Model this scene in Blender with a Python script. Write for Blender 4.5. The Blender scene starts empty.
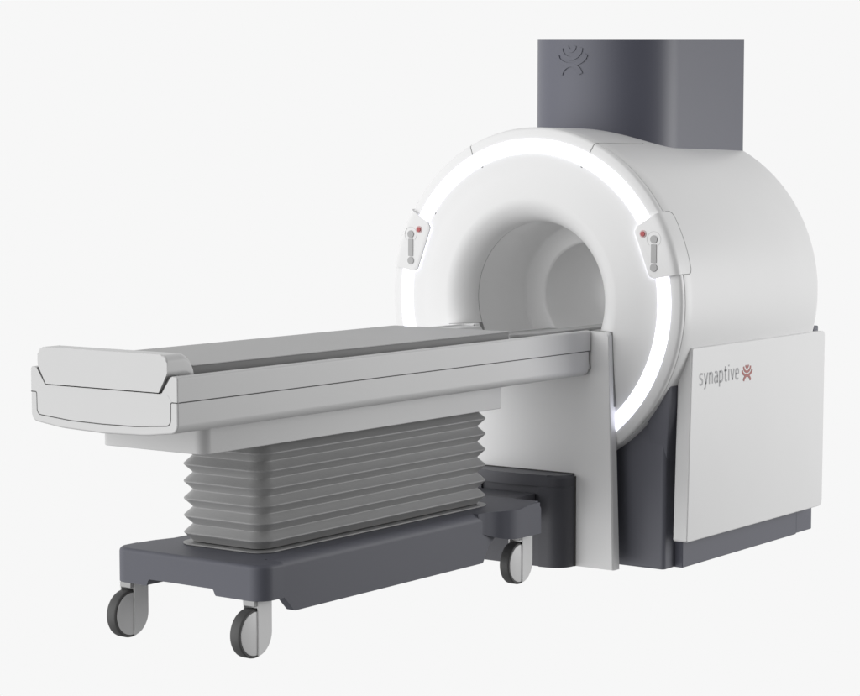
import bpy, bmesh, math
from mathutils import Vector, Matrix
S = bpy.context.scene
C = S.collection
R = math.radians
AX = 1.142            # height of the bore axis (runs along +X at Y=0)

# ---------------------------------------------------------------- materials
def mat(name, col, rough=0.45, spec=0.5, metal=0.0, coat=0.0, bump=0.0, bscale=900, var=0.02, croc=0.1):
    m = bpy.data.materials.new(name); m.use_nodes = True
    nt = m.node_tree; b = nt.nodes['Principled BSDF']
    b.inputs['Roughness'].default_value = rough
    b.inputs['Specular IOR Level'].default_value = spec
    b.inputs['Metallic'].default_value = metal
    b.inputs['Coat Weight'].default_value = coat
    b.inputs['Coat Roughness'].default_value = croc
    tc = nt.nodes.new('ShaderNodeTexCoord')
    n = nt.nodes.new('ShaderNodeTexNoise'); n.inputs['Scale'].default_value = 3.0; n.inputs['Detail'].default_value = 3
    nt.links.new(tc.outputs['Object'], n.inputs['Vector'])
    mx = nt.nodes.new('ShaderNodeMix'); mx.data_type = 'RGBA'
    mx.inputs['A'].default_value = (*[c*(1-var) for c in col], 1)
    mx.inputs['B'].default_value = (*[min(1, c*(1+var)) for c in col], 1)
    nt.links.new(n.outputs['Fac'], mx.inputs['Factor'])
    nt.links.new(mx.outputs['Result'], b.inputs['Base Color'])
    if bump:
        n2 = nt.nodes.new('ShaderNodeTexNoise'); n2.inputs['Scale'].default_value = bscale; n2.inputs['Detail'].default_value = 2
        nt.links.new(tc.outputs['Object'], n2.inputs['Vector'])
        bp = nt.nodes.new('ShaderNodeBump'); bp.inputs['Strength'].default_value = bump; bp.inputs['Distance'].default_value = 0.001
        nt.links.new(n2.outputs['Fac'], bp.inputs['Height']); nt.links.new(bp.outputs['Normal'], b.inputs['Normal'])
    return m
M = dict(
    white=mat('gloss_white_plastic', (.785, .785, .785), .38, .5, coat=.15, croc=.3),
    table=mat('satin_white_plastic', (.65, .65, .65), .42, .5),
    ped=mat('pedestal_white', (.86, .86, .86), .45, .4),
    liner=mat('bore_liner_grey', (.80, .80, .80), .5, .3),
    dark=mat('navy_grey_paint', (.095, .096, .110), .45, .4),
    basep=mat('base_navy_grey', (.13, .133, .158), .45, .4),
    chassis=mat('slate_grey_paint', (.101, .104, .127), .52, .4),
    column=mat('column_grey_paint', (.097, .100, .128), .44, .5),
    bellow=mat('bellows_rubber', (.31, .31, .31), .42, .5, bump=.15, bscale=400),
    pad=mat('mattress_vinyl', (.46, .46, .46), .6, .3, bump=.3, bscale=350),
    padshade=mat('mattress_vinyl_shaded', (.24, .24, .24), .6, .3, bump=.3, bscale=350),  # darker copy of the mattress vinyl: shade of the sides put into the colour
    bed=mat('bed_plate_grey', (.34, .34, .34), .5, .4),
    seam=mat('shadow_gap_gasket', (.10, .10, .10), .7, .2),
    seaml=mat('fine_joint_gasket', (.26, .26, .26), .7, .2),
    tyre=mat('grey_rubber_tyre', (.07, .07, .07), .5, .4),
    hub=mat('caster_plastic', (.80, .80, .80), .42, .5),
    mount=mat('caster_mount_grey', (.42, .42, .42), .45, .4),
    button=mat('button_grey', (.42, .42, .42), .45, .5),
    red=mat('red_stop_button', (.44, .07, .075), .4, .5),
    redring=mat('pale_button_ring', (.62, .45, .45), .4, .5),
    text=mat('grey_print', (.47, .47, .48), .5, .3),
    logo=mat('dusty_red_print', (.44, .17, .16), .5, .3),
)
gl = bpy.data.materials.new('lit_white_ring'); gl.use_nodes = True
b = gl.node_tree.nodes['Principled BSDF']; b.inputs['Base Color'].default_value = (.9, .9, .9, 1)
b.inputs['Emission Color'].default_value = (.84, .85, 1, 1); b.inputs['Emission Strength'].default_value = 2.0
M['glow'] = gl

# ---------------------------------------------------------------- helpers
def link(name, bm, m, parent=None, smooth=True, ang=32, bevel=0, seg=3, blim=35, wn=False):
    bmesh.ops.remove_doubles(bm, verts=bm.verts, dist=1e-6)
    bmesh.ops.recalc_face_normals(bm, faces=bm.faces)
    me = bpy.data.meshes.new(name); bm.to_mesh(me); bm.free()
    me.materials.append(M[m])
    if smooth and not bevel:
        me.polygons.foreach_set('use_smooth', [True]*len(me.polygons)); me.set_sharp_from_angle(angle=R(ang))
    o = bpy.data.objects.new(name, me); C.objects.link(o)
    if bevel:
        me.polygons.foreach_set('use_smooth', [True]*len(me.polygons))
        d = o.modifiers.new('bevel', 'BEVEL'); d.width = bevel; d.segments = seg; d.limit_method = 'ANGLE'; d.angle_limit = R(blim); d.harden_normals = True
    if wn:
        d = o.modifiers.new('normals', 'WEIGHTED_NORMAL'); d.keep_sharp = True; d.weight = 90
    if parent is not None:
        o.parent = parent
        o.matrix_parent_inverse = parent_world(parent).inverted()
    return o
def parent_world(p):
    m = p.matrix_basis.copy()
    while p.parent is not None:
        m = p.parent.matrix_basis @ p.matrix_parent_inverse @ m if p.parent.parent is None else m
        p = p.parent
    return m
def thing(name, loc, label, cat):
    o = bpy.data.objects.new(name, None); o.location = loc; o.empty_display_size = .1
    C.objects.link(o); o['label'] = label; o['category'] = cat
    return o

def prism(bm, poly, axis, a, b, sl=None):
    """poly: 2-D outline; axis 'X' -> (y,z), 'Y' -> (x,z), 'Z' -> (x,y); from a to b along the axis."""
    def p3(p, t):
        return {'X': (t, p[0], p[1]), 'Y': (p[0], t, p[1]), 'Z': (p[0], p[1], t)}[axis]
    A = [bm.verts.new(p3(p, a)) for p in poly]; B = [bm.verts.new(p3(p, b)) for p in poly]
    n = len(poly)
    bm.faces.new(A); bm.faces.new(B[::-1])
    for i in range(n):
        bm.faces.new((A[i], B[i], B[(i+1) % n], A[(i+1) % n]))
    return A, B
def rpoly(pts, seg=8):
    """polygon with per-corner radii: pts = [(x, y, r)]"""
    out = []; n = len(pts)
    for i in range(n):
        p = Vector(pts[i][:2]); r = pts[i][2] if len(pts[i]) > 2 else 0
        if r <= 0: out.append((p.x, p.y)); continue
        a = (Vector(pts[i-1][:2])-p).normalized(); b = (Vector(pts[(i+1) % n][:2])-p).normalized()
        ang = a.angle(b); t = r/math.tan(ang/2)
        c = p+(a+b).normalized()*(r/math.sin(ang/2))
        s = p+a*t-c; e = p+b*t-c
        a0 = math.atan2(s.y, s.x); a1 = math.atan2(e.y, e.x); d = (a1-a0+math.pi) % (2*math.pi)-math.pi
        for k in range(seg+1):
            q = a0+d*k/seg; out.append((c.x+r*math.cos(q), c.y+r*math.sin(q)))
    return out
def rrect(x0, x1, y0, y1, r, seg=8):
    return rpoly([(x0, y0, r), (x1, y0, r), (x1, y1, r), (x0, y1, r)], seg)
def lathe(bm, prof, a0=0, a1=360, seg=192, cx=0, cz=AX, cy=0):
    """profile (x, r) turned about the bore axis; angle 0 = -Y, 90 = up"""
    full = abs(a1-a0) >= 360; n = seg if full else seg+1
    rows = []
    for i in range(n):
        a = R(a0+(a1-a0)*i/seg); s, c = math.sin(a), math.cos(a)
        rows.append([bm.verts.new((x+cx, cy-r*c, cz+r*s)) for x, r in prof])
    for i in range(seg):
        A, B = rows[i], rows[(i+1) % n]
        for j in range(len(prof)-1):
            if A[j] is B[j]: continue
            bm.faces.new((A[j], A[j+1], B[j+1], B[j]))
    return rows
def ribbon(bm, pts, nrm, w, lift=.0008, deep=.003):
    """thin bar laid along a path on a surface; nrm = outward normal (one, or one per point)"""
    pts = [Vector(p) for p in pts]; n = len(pts)
    N = [Vector(x).normalized() for x in nrm] if isinstance(nrm, list) else [Vector(nrm).normalized()]*n
    rows = []
    for i in range(n):
        t = ((pts[min(i+1, n-1)]-pts[i]).normalized()+(pts[i]-pts[max(i-1, 0)]).normalized()).normalized()
        s = t.cross(N[i]).normalized()*w/2
        rows.append([bm.verts.new(v) for v in (pts[i]-s+N[i]*lift, pts[i]+s+N[i]*lift, pts[i]+s-N[i]*deep, pts[i]-s-N[i]*deep)])
    for i in range(n-1):
        A, B = rows[i], rows[i+1]
        for j in range(4): bm.faces.new((A[j], A[(j+1) % 4], B[(j+1) % 4], B[j]))
    bm.faces.new(rows[0][::-1]); bm.faces.new(rows[-1])
def bevel_edges(bm, test, off, seg=6):
    es = [e for e in bm.edges if test(e.verts[0].co, e.verts[1].co)]
    if es: bmesh.ops.bevel(bm, geom=es, offset=off, segments=seg, affect='EDGES', profile=.5)
def near(a, b, e=1e-4): return abs(a-b) < e
def spline(pts, k=8):
    out = []; n = len(pts)
    for i in range(n-1):
        p0, p1, p2, p3 = pts[max(i-1, 0)], pts[i], pts[i+1], pts[min(i+2, n-1)]
        for j in range(k):
            t = j/k
            out.append(tuple(.5*((2*p1[d])+(-p0[d]+p2[d])*t+(2*p0[d]-5*p1[d]+4*p2[d]-p3[d])*t*t+(-p0[d]+3*p1[d]-3*p2[d]+p3[d])*t**3) for d in range(len(p1))))
    out.append(tuple(pts[-1])); return out

# ================================================================ MRI SCANNER
mri = thing('mri_scanner', (0.6, 0, 0), 'white ring-shaped MRI scanner with lit front ring on a dark grey base', 'mri scanner')

# front cover: flat ring face rolling into the bore like a bell mouth
EA, EB = .106, .108
prof = spline([(.0, .6395), (-.001, .615), (-.004, .575), (-.0085, .535), (-.0120, .490), (.092-EA*math.cos(R(3)), .342+EB*(1-math.sin(R(3))))], 6)
prof += [(.092-EA*math.cos(R(t)), .342+EB*(1-math.sin(R(t)))) for t in range(6, 91, 3)]
prof += [(.098, .350)]
bm = bmesh.new(); lathe(bm, prof); link('front_cover', bm, 'white', mri, ang=40)
# light ring: two lit arcs between the control panels
bm = bmesh.new()
lp = [(.012, .640), (-.0005, .6402), (-.0045, .6412), (-.0062, .645), (-.0066, .671), (-.0062, .697), (-.0045, .7008), (-.0005, .7018), (.012, .702)]
lathe(bm, lp, 0, 360, 256)
link('light_ring', bm, 'glow', mri, ang=60)
# rim around the light
bm = bmesh.new()
lathe(bm, [(.014, .7025), (-.0005, .7028), (-.001, .706), (.0, .715), (.0045, .741), (.0095, .7490), (.017, .7520), (.026, .7526), (.0265, .740)])
link('rim', bm, 'white', mri, ang=40)
bm = bmesh.new()
lathe(bm, [(.026, .7500), (.0365, .7500)]); link('rim_gap', bm, 'hub', mri)
# body shell
bm = bmesh.new()
pr = [(.0355, .735), (.0355, .7515), (.038, .7528)]
pr += [(.1, .753), (.4, .753), (.8, .751), (1.1, .7485), (1.25, .7465)]
for i in range(0, 11):
    t = i/10*math.pi/2
    pr.append((1.285+.055*math.sin(t), .691+.055*math.cos(t)))
pr += [(1.342, .5), (1.343, .2385)]
lathe(bm, pr, seg=256); link('body_shell', bm, 'white', mri, ang=40)
# bore liner and inner tube
bm = bmesh.new(); lathe(bm, [(.0955, .3445), (.0975, .342), (.30, .342), (.462, .342), (.472, .338), (.477, .330), (.479, .25), (.483, .241), (.492, .238)])
link('bore_liner', bm, 'liner', mri, ang=50)
bm = bmesh.new(); lathe(bm, [(.491, .2385), (.9, .2385), (1.343, .2385)]); link('bore_tube', bm, 'liner', mri, ang=50)
bm = bmesh.new(); lathe(bm, [(.0930, .3430), (.0950, .3424)]); link('bore_seam', bm, 'seaml', mri)
# joints between cover segments
def rimpt(a, r, x): return (x, -r*math.cos(R(a)), AX+r*math.sin(R(a)))
for a in (64.9, 116.0):
    bm = bmesh.new()
    c = (0, -math.cos(R(a)), math.sin(R(a)))
    ribbon(bm, [rimpt(a, .7035, -.0015), rimpt(a, .715, .0), rimpt(a, .741, .0045), rimpt(a, .7490, .0095)], (-1, 0, 0), .0035)
    ribbon(bm, [rimpt(a, .7525, .016), rimpt(a, .753, .10), rimpt(a, .753, .42)], c, .0022)
    ribbon(bm, [rimpt(a-.1, .753, .42), rimpt(a+.6, .753, .422)], c, .003)
    link('cover_joint', bm, 'seaml', mri, smooth=False)
for a in (66, 114, 144):
    bm = bmesh.new()
    ribbon(bm, [rimpt(a-.4, .634, .0), rimpt(a+.4, .634, .0)], (-1, 0, 0), .003)
    link('cover_notch', bm, 'seam', mri, smooth=False)

# control panels astride the rim
def make_panel(sign):
    X0 = -.016
    A0, A1 = 10.1, 31.3
    def pt(a, r, x): return Vector((x, -sign*r*math.cos(R(a)), AX+r*math.sin(R(a))))
    bm = bmesh.new()
    # straight inner edge, top and bottom edges along radii, with rounded inner corners
    ni = 22; rows = []
    rin = .606
    outline = []
    for k in range(ni+1):
        u = k/ni; a = A0+(A1-A0)*u
        d = min(u, 1-u)*(A1-A0)*math.pi/180*rin
        rc = .020
        ins = 0 if d > rc else rc-math.sqrt(max(0, rc*rc-(rc-d)**2))
        chord = rin*math.cos(R((A1-A0)/2))/math.cos(R(a-(A0+A1)/2))
        chord = chord+.010
        outline.append((a, chord+ins))
    for a, r0 in outline:
        d = min(a-A0, A1-a)*math.pi/180*.75; rc = .022
        xe = .104 if d > rc else .104-(rc-math.sqrt(max(0, rc*rc-(rc-d)**2)))
        prof = [(.006, r0), (X0+.005, r0), (X0+.0015, r0+.0015), (X0, r0+.005)]
        for j in range(1, 9): prof.append((X0, r0+.005+(.724-r0-.005)*j/8))
        prof += [(X0+.002, .736), (X0+.009, .7465), (X0+.018, .7522), (.02, .7534), (xe-.003, .7536), (xe, .7534), (xe, .7500)]
        rows.append([bm.verts.new(pt(a, r, x)) for x, r in prof])
    for i in range(len(rows)-1):
        for j in range(len(rows[0])-1):
            bm.faces.new((rows[i][j], rows[i][j+1], rows[i+1][j+1], rows[i+1][j]))
    for row in (rows[0], rows[-1]):
        low = []
        for v in row:
            cc = v.co; r = math.hypot(cc.y, cc.z-AX); x = max(cc.x, .0)
            a = math.atan2(cc.z-AX, -sign*cc.y)
            rr = r if r < .70 else min(r, .752)
            if cc.x > .02: x = cc.x; rr = .7490
            else: x = .02
            low.append(bm.verts.new((x, -sign*rr*math.cos(a), AX+rr*math.sin(a))))
        for j in range(len(row)-1):
            bm.faces.new((row[j], row[j+1], low[j+1], low[j]))
    p = link('control_panel', bm, 'white', mri, ang=40)
    bm = bmesh.new(); prev = None
    for a, r0 in outline:
        cur = [bm.verts.new(pt(a, r, x)) for r, x in ((r0-.0012, X0+.0065), (r0-.0012, .001), (r0+.0006, .001), (r0+.0006, X0+.0065))]
        if prev:
            for j in range(4): bm.faces.new((prev[j], prev[(j+1) % 4], cur[(j+1) % 4], cur[j]))
        prev = cur
    link('edge_light', bm, 'glow', p, smooth=False)
    Y = -sign*.627
    def disc(name, y, z, r, m, h=.004, par=p):
        bm = bmesh.new()
        poly = [(y+r*math.cos(2*math.pi*k/32), z+r*math.sin(2*math.pi*k/32)) for k in range(32)]
        prism(bm, poly, 'X', X0-h, X0+.002)
        return link(name, bm, m, par, bevel=.001, seg=2)
    disc('stop_button', -sign*(.574 if sign > 0 else .594), 1.441, .0165, 'redring', .002)
    disc('stop_button', -sign*(.574 if sign > 0 else .594), 1.441, .0105, 'red', .006)
    Y = -sign*(.627 if sign > 0 else .640)
    disc('round_button', Y, 1.419, .017, 'button')
    disc('round_button', Y, 1.300, .017, 'button')
    bm = bmesh.new(); prism(bm, rrect(Y-.0135, Y+.0135, 1.320, 1.398, .003, 3), 'X', X0-.003, X0+.002)
    link('slider_button', bm, 'button', p, bevel=.001, seg=2)
    bm = bmesh.new()
    ring = [(X0-.0002, Y+.033*math.cos(R(t)), 1.419+.033*math.sin(R(t))) for t in range(-50, 231, 10)]
    ribbon(bm, ring, (-1, 0, 0), .0009, .0004, .001); link('button_ring', bm, 'button', p, smooth=False)
    # hairline outline where the panel meets the shell
    bm = bmesh.new()
    path = []; nn = []
    for (a, x) in [(A0-.1, .02), (A0-.1, .085), (A0+.4, .098), (A0+1.6, .105), (A1-1.6, .105), (A1-.4, .098), (A1+.1, .085), (A1+.1, .02)]:
        path.append(tuple(pt(a, .7535, x))); nn.append((0, -sign*math.cos(R(a)), math.sin(R(a))))
    full = []; fn = []
    for i in range(len(path)-1):
        steps = 12 if i == 3 else 2
        a_s = [(A0-.1, .02), (A0-.1, .085), (A0+.4, .098), (A0+1.6, .105), (A1-1.6, .105), (A1-.4, .098), (A1+.1, .085), (A1+.1, .02)]
        for k in range(steps):
            a = a_s[i][0]+(a_s[i+1][0]-a_s[i][0])*k/steps; x = a_s[i][1]+(a_s[i+1][1]-a_s[i][1])*k/steps
            full.append(tuple(pt(a, .7536, x))); fn.append((0, -sign*math.cos(R(a)), math.sin(R(a))))
    ribbon(bm, full, fn, .0028, .0004, .002); link('panel_joint', bm, 'seaml', p, smooth=False)
    return p
make_panel(1); make_panel(-1)

# dark base under the ring
bm = bmesh.new()
pl = rpoly([(.085, -.632, .02), (1.36, -.632, .02), (1.36, .632, .02), (.085, .632, .02)], 5)
prism(bm, pl, 'Z', .0, .795); link('base', bm, 'basep', mri, bevel=.008)
# shoulders of the base that flare out to carry the shell
for sg in (-1, 1):
    bm = bmesh.new(); rows = []
    for z, xf, y in ((.46, .100, .631), (.56, .082, .645), (.66, .060, .664), (.72, .055, .668), (.797, .055, .668)):
        rows.append([bm.verts.new(p) for p in ((xf, sg*.56, z), (xf, sg*(y-.010), z), (xf+.003, sg*(y-.003), z), (xf+.010, sg*y, z), (.30, sg*y, z), (.30, sg*.56, z))])
    bm.faces.new(rows[0]); bm.faces.new(rows[-1][::-1])
    for A, B in zip(rows, rows[1:]):
        for i in range(6): bm.faces.new((A[i], A[(i+1) % 6], B[(i+1) % 6], B[i]))
    link('base_shoulder', bm, 'basep', mri, ang=40)
bm = bmesh.new(); prism(bm, [(1.345, -.705), (1.395, -.705), (1.395, -.6), (1.345, -.6)], 'Z', .2, .979); link('rear_panel', bm, 'column', mri, bevel=.006)
bm = bmesh.new()
prism(bm, [(.178, -.670), (1.262, -.670), (1.262, -.55), (.178, -.55)], 'Z', 0, .30)
prism(bm, [(1.2625, -.6685), (1.425, -.6685), (1.425, -.55), (1.2625, -.55)], 'Z', .004, .30)
link('plinth', bm, 'column', mri, bevel=.004)
# white side cover
bm = bmesh.new()
poly = rpoly([(.088, .128, .012), (1.388, .128, .03), (1.396, .956, .02), (.122, .956, .015)], 5)
prism(bm, poly, 'Y', -.740, -.671)
cov = link('side_cover', bm, 'white', mri, bevel=.006, seg=3, blim=50)

# lettering, drawn as strokes:  s y n a p t i v e
def arc(cx, cy, rx, ry, a0, a1, n=10):
    return [(cx+rx*math.cos(R(a0+(a1-a0)*i/n)), cy+ry*math.sin(R(a0+(a1-a0)*i/n))) for i in range(n+1)]
GL = {  # x-height 1, widths in the same unit
 's': (.62, [spline([(.56, .92), (.36, .96), (.12, .88), (.12, .64), (.32, .53), (.52, .38), (.50, .12), (.28, .04), (.04, .10)], 4)]),
 'y': (.66, [[(.06, 1), (.33, .06)], [(.62, 1), (.33, .06), (.22, -.28), (.08, -.36)]]),
 'n': (.70, [[(.08, 0), (.08, 1)], [(.08, .80)]+arc(.34, .70, .26, .26, 120, 0)+[(.60, 0)]]),
 'a': (.68, [[(.12, .92)]+arc(.34, .72, .24, .24, 90, 0)+[(.58, .0)], [(.58, .56)]+arc(.30, .30, .22, .26, 90, 270)+[(.58, .12)]]),
 'p': (.72, [[(.08, 1), (.08, -.38)], [(.08, .90)]+arc(.34, .66, .28, .30, 90, 0, 6)+arc(.34, .34, .28, .30, 0, -90, 6)+[(.08, .06)]]),
 't': (.50, [[(.18, 1.32), (.18, .26)]+arc(.36, .22, .18, .18, 180, 270, 5)+[(.46, .04)], [(.0, .95), (.46, .95)]]),
 'i': (.26, [[(.12, 0), (.12, 1)], [(.12, 1.26), (.12, 1.40)]]),
 'v': (.64, [[(.04, 1), (.32, .02)], [(.60, 1), (.32, .02)]]),
 'e': (.66, [[(.08, .52), (.58, .52), (.58, .66)]+arc(.33, .68, .25, .28, 0, 180, 8)+[(.08, .34)]+arc(.35, .32, .27, .28, 180, 270, 6)+[(.56, .07)]]),
}
GY = -.7402
bm = bmesh.new()
total = sum(GL[c][0] for c in 'synaptive')+.17*8
x = .182; u = .358/total; h = .050; z0 = .7935
for c in 'synaptive':
    w, strokes = GL[c]
    for s in strokes:
        ribbon(bm, [(x+p[0]*u, GY, z0+p[1]*h) for p in s], (0, -1, 0), .0088, .0006, .001)
    x += (w+.17)*u
link('lettering', bm, 'text', cov, smooth=False)
EMB = [arc(0, .80, .13, .13, 180, 360, 10),
       spline([(-.34, .74), (-.31, .62), (-.18, .50), (0, .455), (.18, .50), (.31, .62), (.34, .74)], 4),
       spline([(-.48, .55), (-.43, .43), (-.24, .32), (0, .275), (.24, .32), (.43, .43), (.50, .56)], 4),
       spline([(-.34, .02), (-.28, .14), (-.15, .235), (0, .275), (.15, .235), (.28, .14), (.34, .02)], 4)]
bm = bmesh.new()
for i, s in enumerate(EMB):
    ribbon(bm, [(.615+p[0]*.094, GY, .780+p[1]*.088) for p in s], (0, -1, 0), .0105, .0006+.0003*i, .001)
link('emblem', bm, 'logo', cov, smooth=False)

# service column rising from the shell
CA, CXC, CYH = .31, .67, .352
def colfront(y):   # x of the curved front at lateral position y
    return CXC-CA*math.sqrt(max(0, 1-(y/CYH)**2))
bm = bmesh.new()
pl = []
for i in range(0, 49):
    t = -math.pi/2+math.pi*i/48
    pl.append((CXC-CA*math.cos(t), CYH*math.sin(t)))
pl += [(1.288, CYH), (1.288, -CYH)]
A, B = prism(bm, pl, 'Z', 1.62, 2.3)
# the column is cut off along a plane rising gently away from the front
hd = Vector((math.cos(.62687416), math.sin(.62687416)))
for v in B:
    dist = (Vector((v.co.x+8, v.co.y+5.2504))).dot(hd)
    v.co.z = 1.71+dist*.0588
col = link('service_column', bm, 'column', mri, ang=30, wn=True)
bm = bmesh.new()
for ie, s in enumerate(EMB):
    pts, nn = [], []
    fine = []
    for i in range(len(s)-1):
        for k in range(3): fine.append(tuple(s[i][d]+(s[i+1][d]-s[i][d])*k/3 for d in (0, 1)))
    fine.append(s[-1])
    for p in fine:
        y = .026-p[0]*.158; xx = colfront(y)
        pts.append((xx, y, 2.134+p[1]*.160))
        nn.append((-(CXC-xx)/CA**2, y/CYH**2, 0))
    ribbon(bm, pts, nn, .0165, .003+.0004*ie, .004)
link('emblem', bm, 'column', col, smooth=False)

# white docking pedestal in front of the ring
bm = bmesh.new()
prism(bm, rpoly([(-.462, 0), (.462, 0), (.426, 1.02, .022), (.262, 1.030, .004), (.232, .94, .01), (-.232, .94, .01), (-.262, 1.021, .004), (-.426, 1.02, .022)], 6), 'X', -.050, -.003)
bevel_edges(bm, lambda a, b: near(a.x, -.05) and near(b.x, -.05) and abs(a.y) > .25 and abs(b.y) > .25 and (a.z > .97 or b.z > .97 or abs(a.y) > .4) and (a.z > .001 or b.z > .001), .010, 5)
ped = link('docking_pedestal', bm, 'ped', mri, ang=50, wn=True)
bm = bmesh.new()
prism(bm, [(-.4388, .70), (.4388, .70), (.4268, 1.0210), (.262, 1.0330), (.23, .945), (-.23, .945), (-.262, 1.0220), (-.4268, 1.0210)], 'X', -.017, .006); link('pedestal_gasket', bm, 'seaml', mri, smooth=False)
# dark docking foot with its recess
bm = bmesh.new()
pl = [(-.052, -.262)] + [(-.115+.063*math.cos(t)-.0, -.199+.063*math.sin(t)*1.0) for t in [R(-90+k*-9) for k in range(0, 1)]]
pl = rpoly([(-.052, -.268), (-.150, -.262, .085), (-.168, 0, 1.2), (-.150, .262, .085), (-.052, .268)], 8)
bm = bmesh.new(); prism(bm, pl, 'Z', .350, .400)
bevel_edges(bm, lambda a, b: near(a.z, .4) and near(b.z, .4) and (a.x < -.06 or b.x < -.06), .018, 4)
foot = link('docking_foot', bm, 'dark', mri, ang=40, wn=True)
for s in (-1, 1):
    bm = bmesh.new()
    pl = rpoly([(-.052, s*.268), (-.150, s*.262, .085), (-.160, s*.150, 0), (-.052, s*.150)], 8)
    prism(bm, pl, 'Z', 0, .3495); link('foot_side', bm, 'dark', foot, ang=40, wn=True)
bm = bmesh.new(); prism(bm, [(-.150, -.1495), (-.150, .1495), (-.06, .1495), (-.06, -.1495)], 'Z', 0, .3495); link('foot_back', bm, 'dark', foot, ang=40)
bm = bmesh.new(); prism(bm, rrect(-.36, -.1510, -.135, .22, .02, 4), 'Z', .285, .318)
prism(bm, rrect(-.35, -.1510, -.130, .215, .02, 4), 'Z', .20, .282)
link('docking_tongue', bm, 'dark', foot, bevel=.006)
bm = bmesh.new()
ribbon(bm, [(-.055, -.270, .0), (-.055, -.270, .392)], (-.0, -1, 0), .010, .001, .003)
ribbon(bm, [(-.0520, -.262, .4015), (-.0520, .262, .4015)], (-1, 0, 0), .006, .002, .003)
link('foot_gasket', bm, 'seam', mri, smooth=False)

# ================================================================ PATIENT TABLE
tab = thing('patient_table', (-1.35, 0, 0), 'long white wheeled patient table with grey mattress, docked at the scanner bore', 'patient table')
XF, XR = -2.655, -.056
# lower tray
bm = bmesh.new()
lowp = [(-.346, .9375)]
c = rpoly([(-.346, .9375), (-.346, .836, .032), (-.20, .8185, .6), (0, .813, 0), (.20, .8185, .6), (.346, .836, .032), (.346, .9375)], 8)
prism(bm, c, 'X', XF, XR)
bevel_edges(bm, lambda a, b: near(a.x, XR) and near(b.x, XR) and not (near(a.z, .9375) and near(b.z, .9375)), .028, 5)
bevel_edges(bm, lambda a, b: near(a.x, XF) and near(b.x, XF) and not (near(a.z, .9375) and near(b.z, .9375)), .007, 3)
link('lower_tray', bm, 'table', tab, ang=40, wn=True)
# upper tray with a trough
bm = bmesh.new()
up = rpoly([(-.346, .9395), (-.346, 1.026, .010), (-.318, 1.026, .008), (-.274, .965, .004), (.274, .965, .004), (.318, 1.026, .008), (.346, 1.026, .010), (.346, .9395)], 4)
prism(bm, up, 'X', XF, XR)
bevel_edges(bm, lambda a, b: near(a.x, XF) and near(b.x, XF) and not (near(a.z, .9395) and near(b.z, .9395)), .005, 3)
bevel_edges(bm, lambda a, b: near(a.x, XR) and near(b.x, XR) and not (near(a.z, .9395) and near(b.z, .9395)), .005, 3)
link('upper_tray', bm, 'table', tab, ang=40, wn=True)
# hairline joints
bm = bmesh.new()
ribbon(bm, [(XF+.008, -.3458, .9385), (XR-.004, -.3458, .9385)], (0, -1, 0), .0036, .0006, .002)
ribbon(bm, [(XF+.008, .3458, .9385), (XR-.004, .3458, .9385)], (0, 1, 0), .0036, .0006, .002)
fr = rpoly([(-.343, .9385), (-.3155, .9385, .007), (-.314, .860, .020), (-.15, .8475, .5), (0, .8455, 0), (.15, .8475, .5), (.314, .860, .020), (.3155, .9385, .007), (.343, .9385)], 5)
ribbon(bm, [(XF, y, z) for y, z in fr], (-1, 0, 0), .0032, .0008, .002)
link('tray_joint', bm, 'seam', tab, smooth=False)
bm = bmesh.new()
prism(bm, [(y, z) for y, z in fr[1:-1]]+[(.300, .9646), (-.300, .9646)], 'X', XF-.0005, XF+.012)
link('end_panel', bm, 'table', tab, smooth=False)
# insert beyond the mattress
bm = bmesh.new(); prism(bm, rpoly([(-.3155, 1.0215), (-.276, .968), (.276, .968), (.3155, 1.0215), (.225, 1.0215, .01), (.20, .985, .02), (-.20, .985, .02), (-.225, 1.0215, .01)], 4), 'X', -.596, XR-.004); link('tray_insert', bm, 'table', tab, ang=40, wn=True)
bm = bmesh.new()
prism(bm, rpoly([(-.575, -.262, .03), (-.42, -.312, .05), (.45, -.312, 0), (.45, -.222, 0), (-.50, -.222, .03)], 6), 'Z', 1.0218, 1.0335)
prism(bm, [(-.0505, -.221), (.45, -.221), (.45, .20), (-.0505, .20)], 'Z', .965, .985)
link('bed_plate', bm, 'bed', tab, bevel=.003)
# footboard bolster
bm = bmesh.new()
hp = rpoly([(-.266, .9690, .006), (-.3045, 1.034, .03), (-.3045, 1.097, .026), (.3045, 1.097, .026), (.3045, 1.034, .03), (.266, .9690, .006)], 6)
secs = [(XF-.005, 1.0)]+[(-2.580+.053*math.sin(R(t)), (1.097-.9665-.075*(1-math.cos(R(t))))/(1.097-.9665)) for t in range(0, 91, 9)]
rows = [[bm.verts.new((x, y, .9690+(z-.9690)*k)) for y, z in hp] for x, k in secs]
bm.faces.new(rows[0]); bm.faces.new(rows[-1][::-1])
for A, B in zip(rows, rows[1:]):
    for i in range(len(A)): bm.faces.new((A[i], A[(i+1) % len(A)], B[(i+1) % len(A)], B[i]))
bevel_edges(bm, lambda a, b: near(a.x, XF-.005) and near(b.x, XF-.005), .007, 4)
link('bolster', bm, 'table', tab, ang=50, wn=True)
bm = bmesh.new()
ribbon(bm, [(XF+.006, -.313, 1.024), (XF+.006, -.2725, .9660), (XF+.006, .2725, .9660), (XF+.006, .313, 1.024)], (-1, 0, 0), .010, .002, .03)
link('bolster_joint', bm, 'seam', tab, smooth=False)
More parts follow.
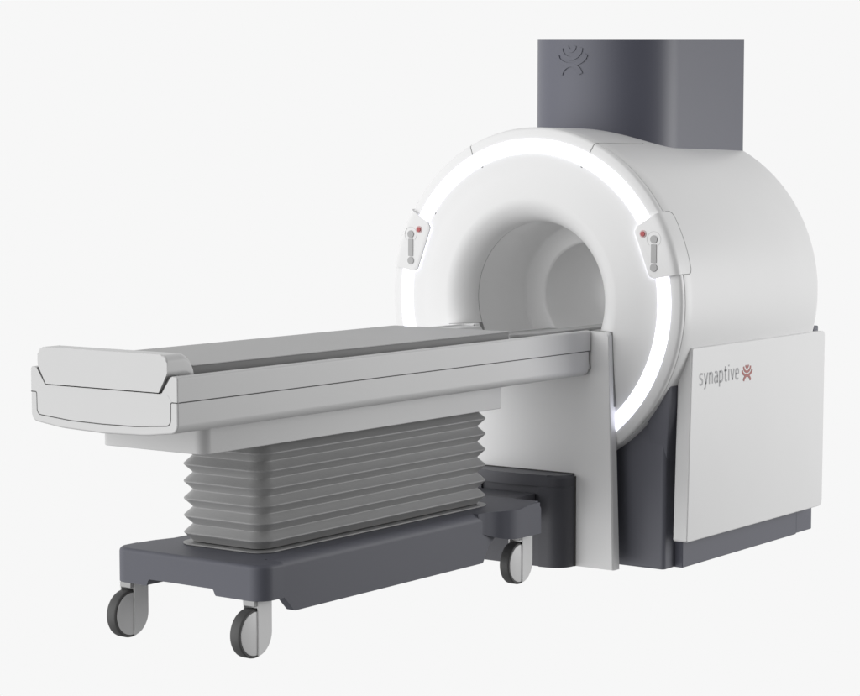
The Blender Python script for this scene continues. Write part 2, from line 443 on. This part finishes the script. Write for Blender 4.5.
# mattress
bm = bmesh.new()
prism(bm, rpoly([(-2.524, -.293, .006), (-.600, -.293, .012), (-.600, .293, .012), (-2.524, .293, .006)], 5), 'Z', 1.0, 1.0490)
mt = link('mattress', bm, 'padshade', tab, bevel=.001)  # body in the shaded vinyl, so the sides read darker than the top
bm = bmesh.new()
prism(bm, rpoly([(-2.524, -.2932, .006), (-.5998, -.2932, .012), (-.5998, .2932, .012), (-2.524, .2932, .006)], 5), 'Z', 1.0493, 1.0530)
link('mattress_top', bm, 'pad', mt, bevel=.0015)
bm = bmesh.new()
prism(bm, rrect(-2.515, -.606, -.286, .286, .01, 4), 'Z', .967, .9995); link('mattress_base', bm, 'seam', tab, smooth=False)
# lifting slab
bm = bmesh.new()
prism(bm, rpoly([(-2.418, -.246, .042), (-.590, -.246, .010), (-.590, .246, .010), (-2.418, .246, .042)], 8), 'Z', .732, .832)
link('lifting_slab', bm, 'table', tab, bevel=.003)
# bellows
bm = bmesh.new()
ridge = [.692, .629, .565, .501, .437, .374]
lv = []
D = .028
for i, z in enumerate(ridge):
    lv += [(z+.0315, D), (z+.0290, D-.0012), (z+.0055, .0038), (z+.0030, .0014), (z+.0010, .0003), (z-.0010, .0003), (z-.0030, .0014), (z-.0055, .0038), (z-.0290, D-.0012)]
lv.append((.342, D))
loops = []
for z, d in lv:
    pl = rrect(-2.064+d, -.604-d, -.209+d, .209-d, .070-d*.6, 10)
    loops.append([bm.verts.new((p[0], p[1], z)) for p in pl])
bm.faces.new(loops[0]); bm.faces.new(loops[-1][::-1])
for A, B in zip(loops, loops[1:]):
    n = len(A)
    for i in range(n): bm.faces.new((A[i], A[(i+1) % n], B[(i+1) % n], B[i]))
link('bellows', bm, 'bellow', tab, ang=62)
bm = bmesh.new(); prism(bm, rrect(-2.067, -.601, -.212, .212, .072, 10), 'Z', .3305, .3375); link('bellows_flange', bm, 'bellow', tab, bevel=.003)
# chassis
bm = bmesh.new()
zt = .330
# rear and side transitions are part of the plan outline
pl = rpoly([(-2.128, -.2695), (-.50, -.2695), (-.50, .305), (-.74, .305), (-.80, .305), (-1.9, .305, .15), (-2.13, .352, .10), (-2.13, .30)], 6)
prism(bm, rpoly([(-2.128, -.2695), (-.50, -.2695), (-.50, .305), (-2.128, .305)], 2), 'Z', .232, zt)
ch = link('chassis', bm, 'chassis', tab, smooth=False)
bm = bmesh.new()
sk = rpoly([(-2.118, .206), (-2.073, .200, .01), (-2.002, .130, .014), (-.808, .127, .012), (-.765, .195, .05), (-.70, .236, .03), (-.60, .240), (-.60, zt), (-2.118, zt)], 5)
prism(bm, sk, 'Y', -.305, -.2695)
bevel_edges(bm, lambda a, b: near(a.y, -.305) and near(b.y, -.305) and a.z > .32 and b.z > .32, .034, 8)
link('side_skirt', bm, 'chassis', ch, ang=40, wn=True)
# front crossbar
bm = bmesh.new()
cb = rpoly([(-.360, .203), (-.142, .203, .008), (-.130, .227, .010), (.180, .227, .010), (.190, .203, .008), (.360, .203), (.360, .3302), (-.360, .3302)], 4)
prism(bm, cb, 'X', -2.245, -2.128)
bevel_edges(bm, lambda a, b: near(a.x, -2.245) and near(b.x, -2.245) and near(abs(a.y), .36) and near(a.y, b.y), .062, 8)
bevel_edges(bm, lambda a, b: a.z > .33 and b.z > .33 and (a.x < -2.13 or b.x < -2.13), .016, 4)
link('crossbar', bm, 'chassis', ch, ang=40, wn=True)
# flare between the front crossbar and the beam on the far side
bm = bmesh.new()
prism(bm, rpoly([(-2.1275, .3055), (-2.1275, .352), (-2.05, .345, .1), (-1.93, .306, .0)], 6), 'Z', .285, .3285); link('crossbar_flare', bm, 'chassis', ch, bevel=.006)
# rear crossbar with flared plan
bm = bmesh.new()
half = spline([(-.90, .235), (-.86, .292), (-.80, .3075), (-.75, .322), (-.71, .343), (-.67, .360), (-.62, .3665), (-.50, .368)], 5)
pl = [(x, -y) for x, y in half]+rpoly([(-.50, -.368), (-.455, -.368, .03), (-.455, .368, .03), (-.50, .368)], 5)[1:-1]+[(x, y) for x, y in half[::-1]]
prism(bm, pl, 'Z', .2105, .3400)
bevel_edges(bm, lambda a, b: a.z > .339 and b.z > .339, .034, 8)
for v in bm.verts:
    if v.co.x < -.66:
        k = min(1, max(0, (-.66-v.co.x)/.24))
        if v.co.z <= .3: v.co.z += .05*k*k*(3-2*k)
for v in bm.verts:
    if v.co.z > .3 and v.co.x < -.54:
        k = min(1, (-.54-v.co.x)/.10); v.co.z -= .0102*k*k*(3-2*k)
link('crossbar', bm, 'chassis', ch, ang=40, wn=True)

# casters
def make_caster(cx, cy, zt_):
    r = .088; w = .046; cz = r
    bm = bmesh.new()
    y0 = cy-w/2
    # outer side leg: straight back edge, round bottom
    q = r-.007
    leg = [(cx+.006, zt_), (cx+q, zt_), (cx+q, cz+.02)]+[(cx+q*math.cos(R(-t)), cz+q*math.sin(R(-t))) for t in range(0, 88, 6)]+[(cx+.006, cz-q)]
    prism(bm, leg, 'Y', y0-.0075, y0-.0022)
    prism(bm, [(cx-.004, zt_), (cx+r*.97, zt_), (cx+r*.97, cz+.02)]+[(cx+r*.97*math.cos(R(-t)), cz+r*.97*math.sin(R(-t))) for t in range(0, 91, 6)], 'Y', y0+w+.004, y0+w+.012)
    mount = bmesh.new()
    prism(mount, [(cx-.010, zt_), (cx+r*.90, zt_), (cx+r*.90, cz+r+.004), (cx-.010, cz+r+.008)], 'Y', y0-.0035, y0+w+.0035)
    ca = link('caster', bm, 'hub', tab, bevel=.0025, seg=2)
    link('caster_mount', mount, 'mount', ca, bevel=.0025, seg=2)
    def wl(prof, name, m, seg=64):
        bm = bmesh.new(); rows = []
        for i in range(seg):
            a = 2*math.pi*i/seg
            rows.append([bm.verts.new((cx+q*math.cos(a), y, cz+q*math.sin(a))) for y, q in prof])
        for i in range(seg):
            A, B = rows[i], rows[(i+1) % seg]
            for j in range(len(prof)-1): bm.faces.new((A[j], A[j+1], B[j+1], B[j]))
        return link(name, bm, m, ca, ang=40)
    wl([(y0+.004, r-.011), (y0+.001, r-.009), (y0+.001, r-.004), (y0+.004, r-.001), (y0+.008, r), (y0+w-.008, r), (y0+w-.004, r-.001), (y0+w, r-.004), (y0+w, r-.010)], 'tyre', 'tyre')
    wl([(y0+.004, r-.0100), (y0-.001, r-.0105), (y0-.0025, r-.014), (y0-.003, .0003)], 'hub', 'hub')
    wl([(y0+w-.004, r-.0135), (y0+w, r-.016), (y0+w, .0003)], 'hub', 'hub')
    return ca
make_caster(-2.235, -.297, .2035)
make_caster(-2.235, .297, .2035)
make_caster(-.540, -.285, .209)
make_caster(-.540, .285, .209)

# ================================================================ CAMERA, LIGHT, WORLD
cam = bpy.data.cameras.new('Camera'); co = bpy.data.objects.new('Camera', cam); C.objects.link(co)
co.location = (-8, -5.2504, 1.71)
co.rotation_euler = (math.pi/2-.08134791, 0, .62687416-math.pi/2)
cam.sensor_width = 36; cam.lens = 2186.9/860*36; cam.clip_end = 200; cam.clip_start = .05
S.camera = co

w = bpy.data.worlds.new('World'); S.world = w; w.use_nodes = True
nt = w.node_tree; bg = nt.nodes['Background']
tc = nt.nodes.new('ShaderNodeTexCoord')
def mapr(src, a, b_, c, d, smooth=True):
    n = nt.nodes.new('ShaderNodeMapRange'); n.interpolation_type = 'SMOOTHSTEP' if smooth else 'LINEAR'
    n.inputs['From Min'].default_value = a; n.inputs['From Max'].default_value = b_
    n.inputs['To Min'].default_value = c; n.inputs['To Max'].default_value = d
    nt.links.new(src, n.inputs['Value']); return n.outputs['Result']
dot = nt.nodes.new('ShaderNodeVectorMath'); dot.operation = 'DOT_PRODUCT'
nt.links.new(tc.outputs['Generated'], dot.inputs[0]); dot.inputs[1].default_value = (math.cos(R(54)), math.sin(R(54)), 0)
sep = nt.nodes.new('ShaderNodeSeparateXYZ'); nt.links.new(tc.outputs['Generated'], sep.inputs[0])
front = mapr(dot.outputs['Value'], -1.0, -.10, .05, .930)     # white sweep ahead, dark studio behind
down = mapr(sep.outputs['Z'], -.65, -.32, .30, 1.0)
up = mapr(sep.outputs['Z'], .35, .95, 1.0, .55)
m0 = nt.nodes.new('ShaderNodeMath'); m0.operation = 'MULTIPLY'
nt.links.new(front, m0.inputs[0]); nt.links.new(up, m0.inputs[1])
# broad soft key light on the left, part of the studio surroundings
d2 = nt.nodes.new('ShaderNodeVectorMath'); d2.operation = 'DOT_PRODUCT'
nt.links.new(tc.outputs['Generated'], d2.inputs[0])
d2.inputs[1].default_value = (math.cos(R(156))*math.cos(R(8)), math.sin(R(156))*math.cos(R(8)), math.sin(R(8)))
key = mapr(d2.outputs['Value'], .55, 1.0, 0, 1.54)
ad = nt.nodes.new('ShaderNodeMath'); ad.operation = 'ADD'
nt.links.new(m0.outputs[0], ad.inputs[0]); nt.links.new(key, ad.inputs[1])
mu = nt.nodes.new('ShaderNodeMath'); mu.operation = 'MULTIPLY'
nt.links.new(ad.outputs[0], mu.inputs[0]); nt.links.new(down, mu.inputs[1])
cb_ = nt.nodes.new('ShaderNodeCombineColor')
for i in range(3): nt.links.new(mu.outputs[0], cb_.inputs[i])
nt.links.new(cb_.outputs[0], bg.inputs['Color']); bg.inputs['Strength'].default_value = 1

def area(name, loc, target, size, power, col=(1, 1, 1), sy=None):
    l = bpy.data.lights.new(name, 'AREA'); l.energy = power; l.color = col
    l.shape = 'RECTANGLE'; l.size = size; l.size_y = sy or size
    o = bpy.data.objects.new(name, l); C.objects.link(o); o.location = loc
    o.rotation_euler = (Vector(target)-Vector(loc)).to_track_quat('-Z', 'Y').to_euler()
    return o
area('softbox', (3.8, -4.7, 1.4), (.7, -.3, .9), 2.8, 138)
area('bore_fill', (.16, 0, AX+.335), (.16, 0, AX), .10, .5, sy=.2)  # unseen fill light, added to brighten the bore interior

S.view_settings.view_transform = 'Standard'; S.view_settings.look = 'None'
S.view_settings.exposure = 0; S.view_settings.gamma = 1
S.render.engine = 'CYCLES'
S.cycles.use_denoising = True
S.cycles.max_bounces = 8; S.cycles.diffuse_bounces = 5
S.render.film_transparent = False
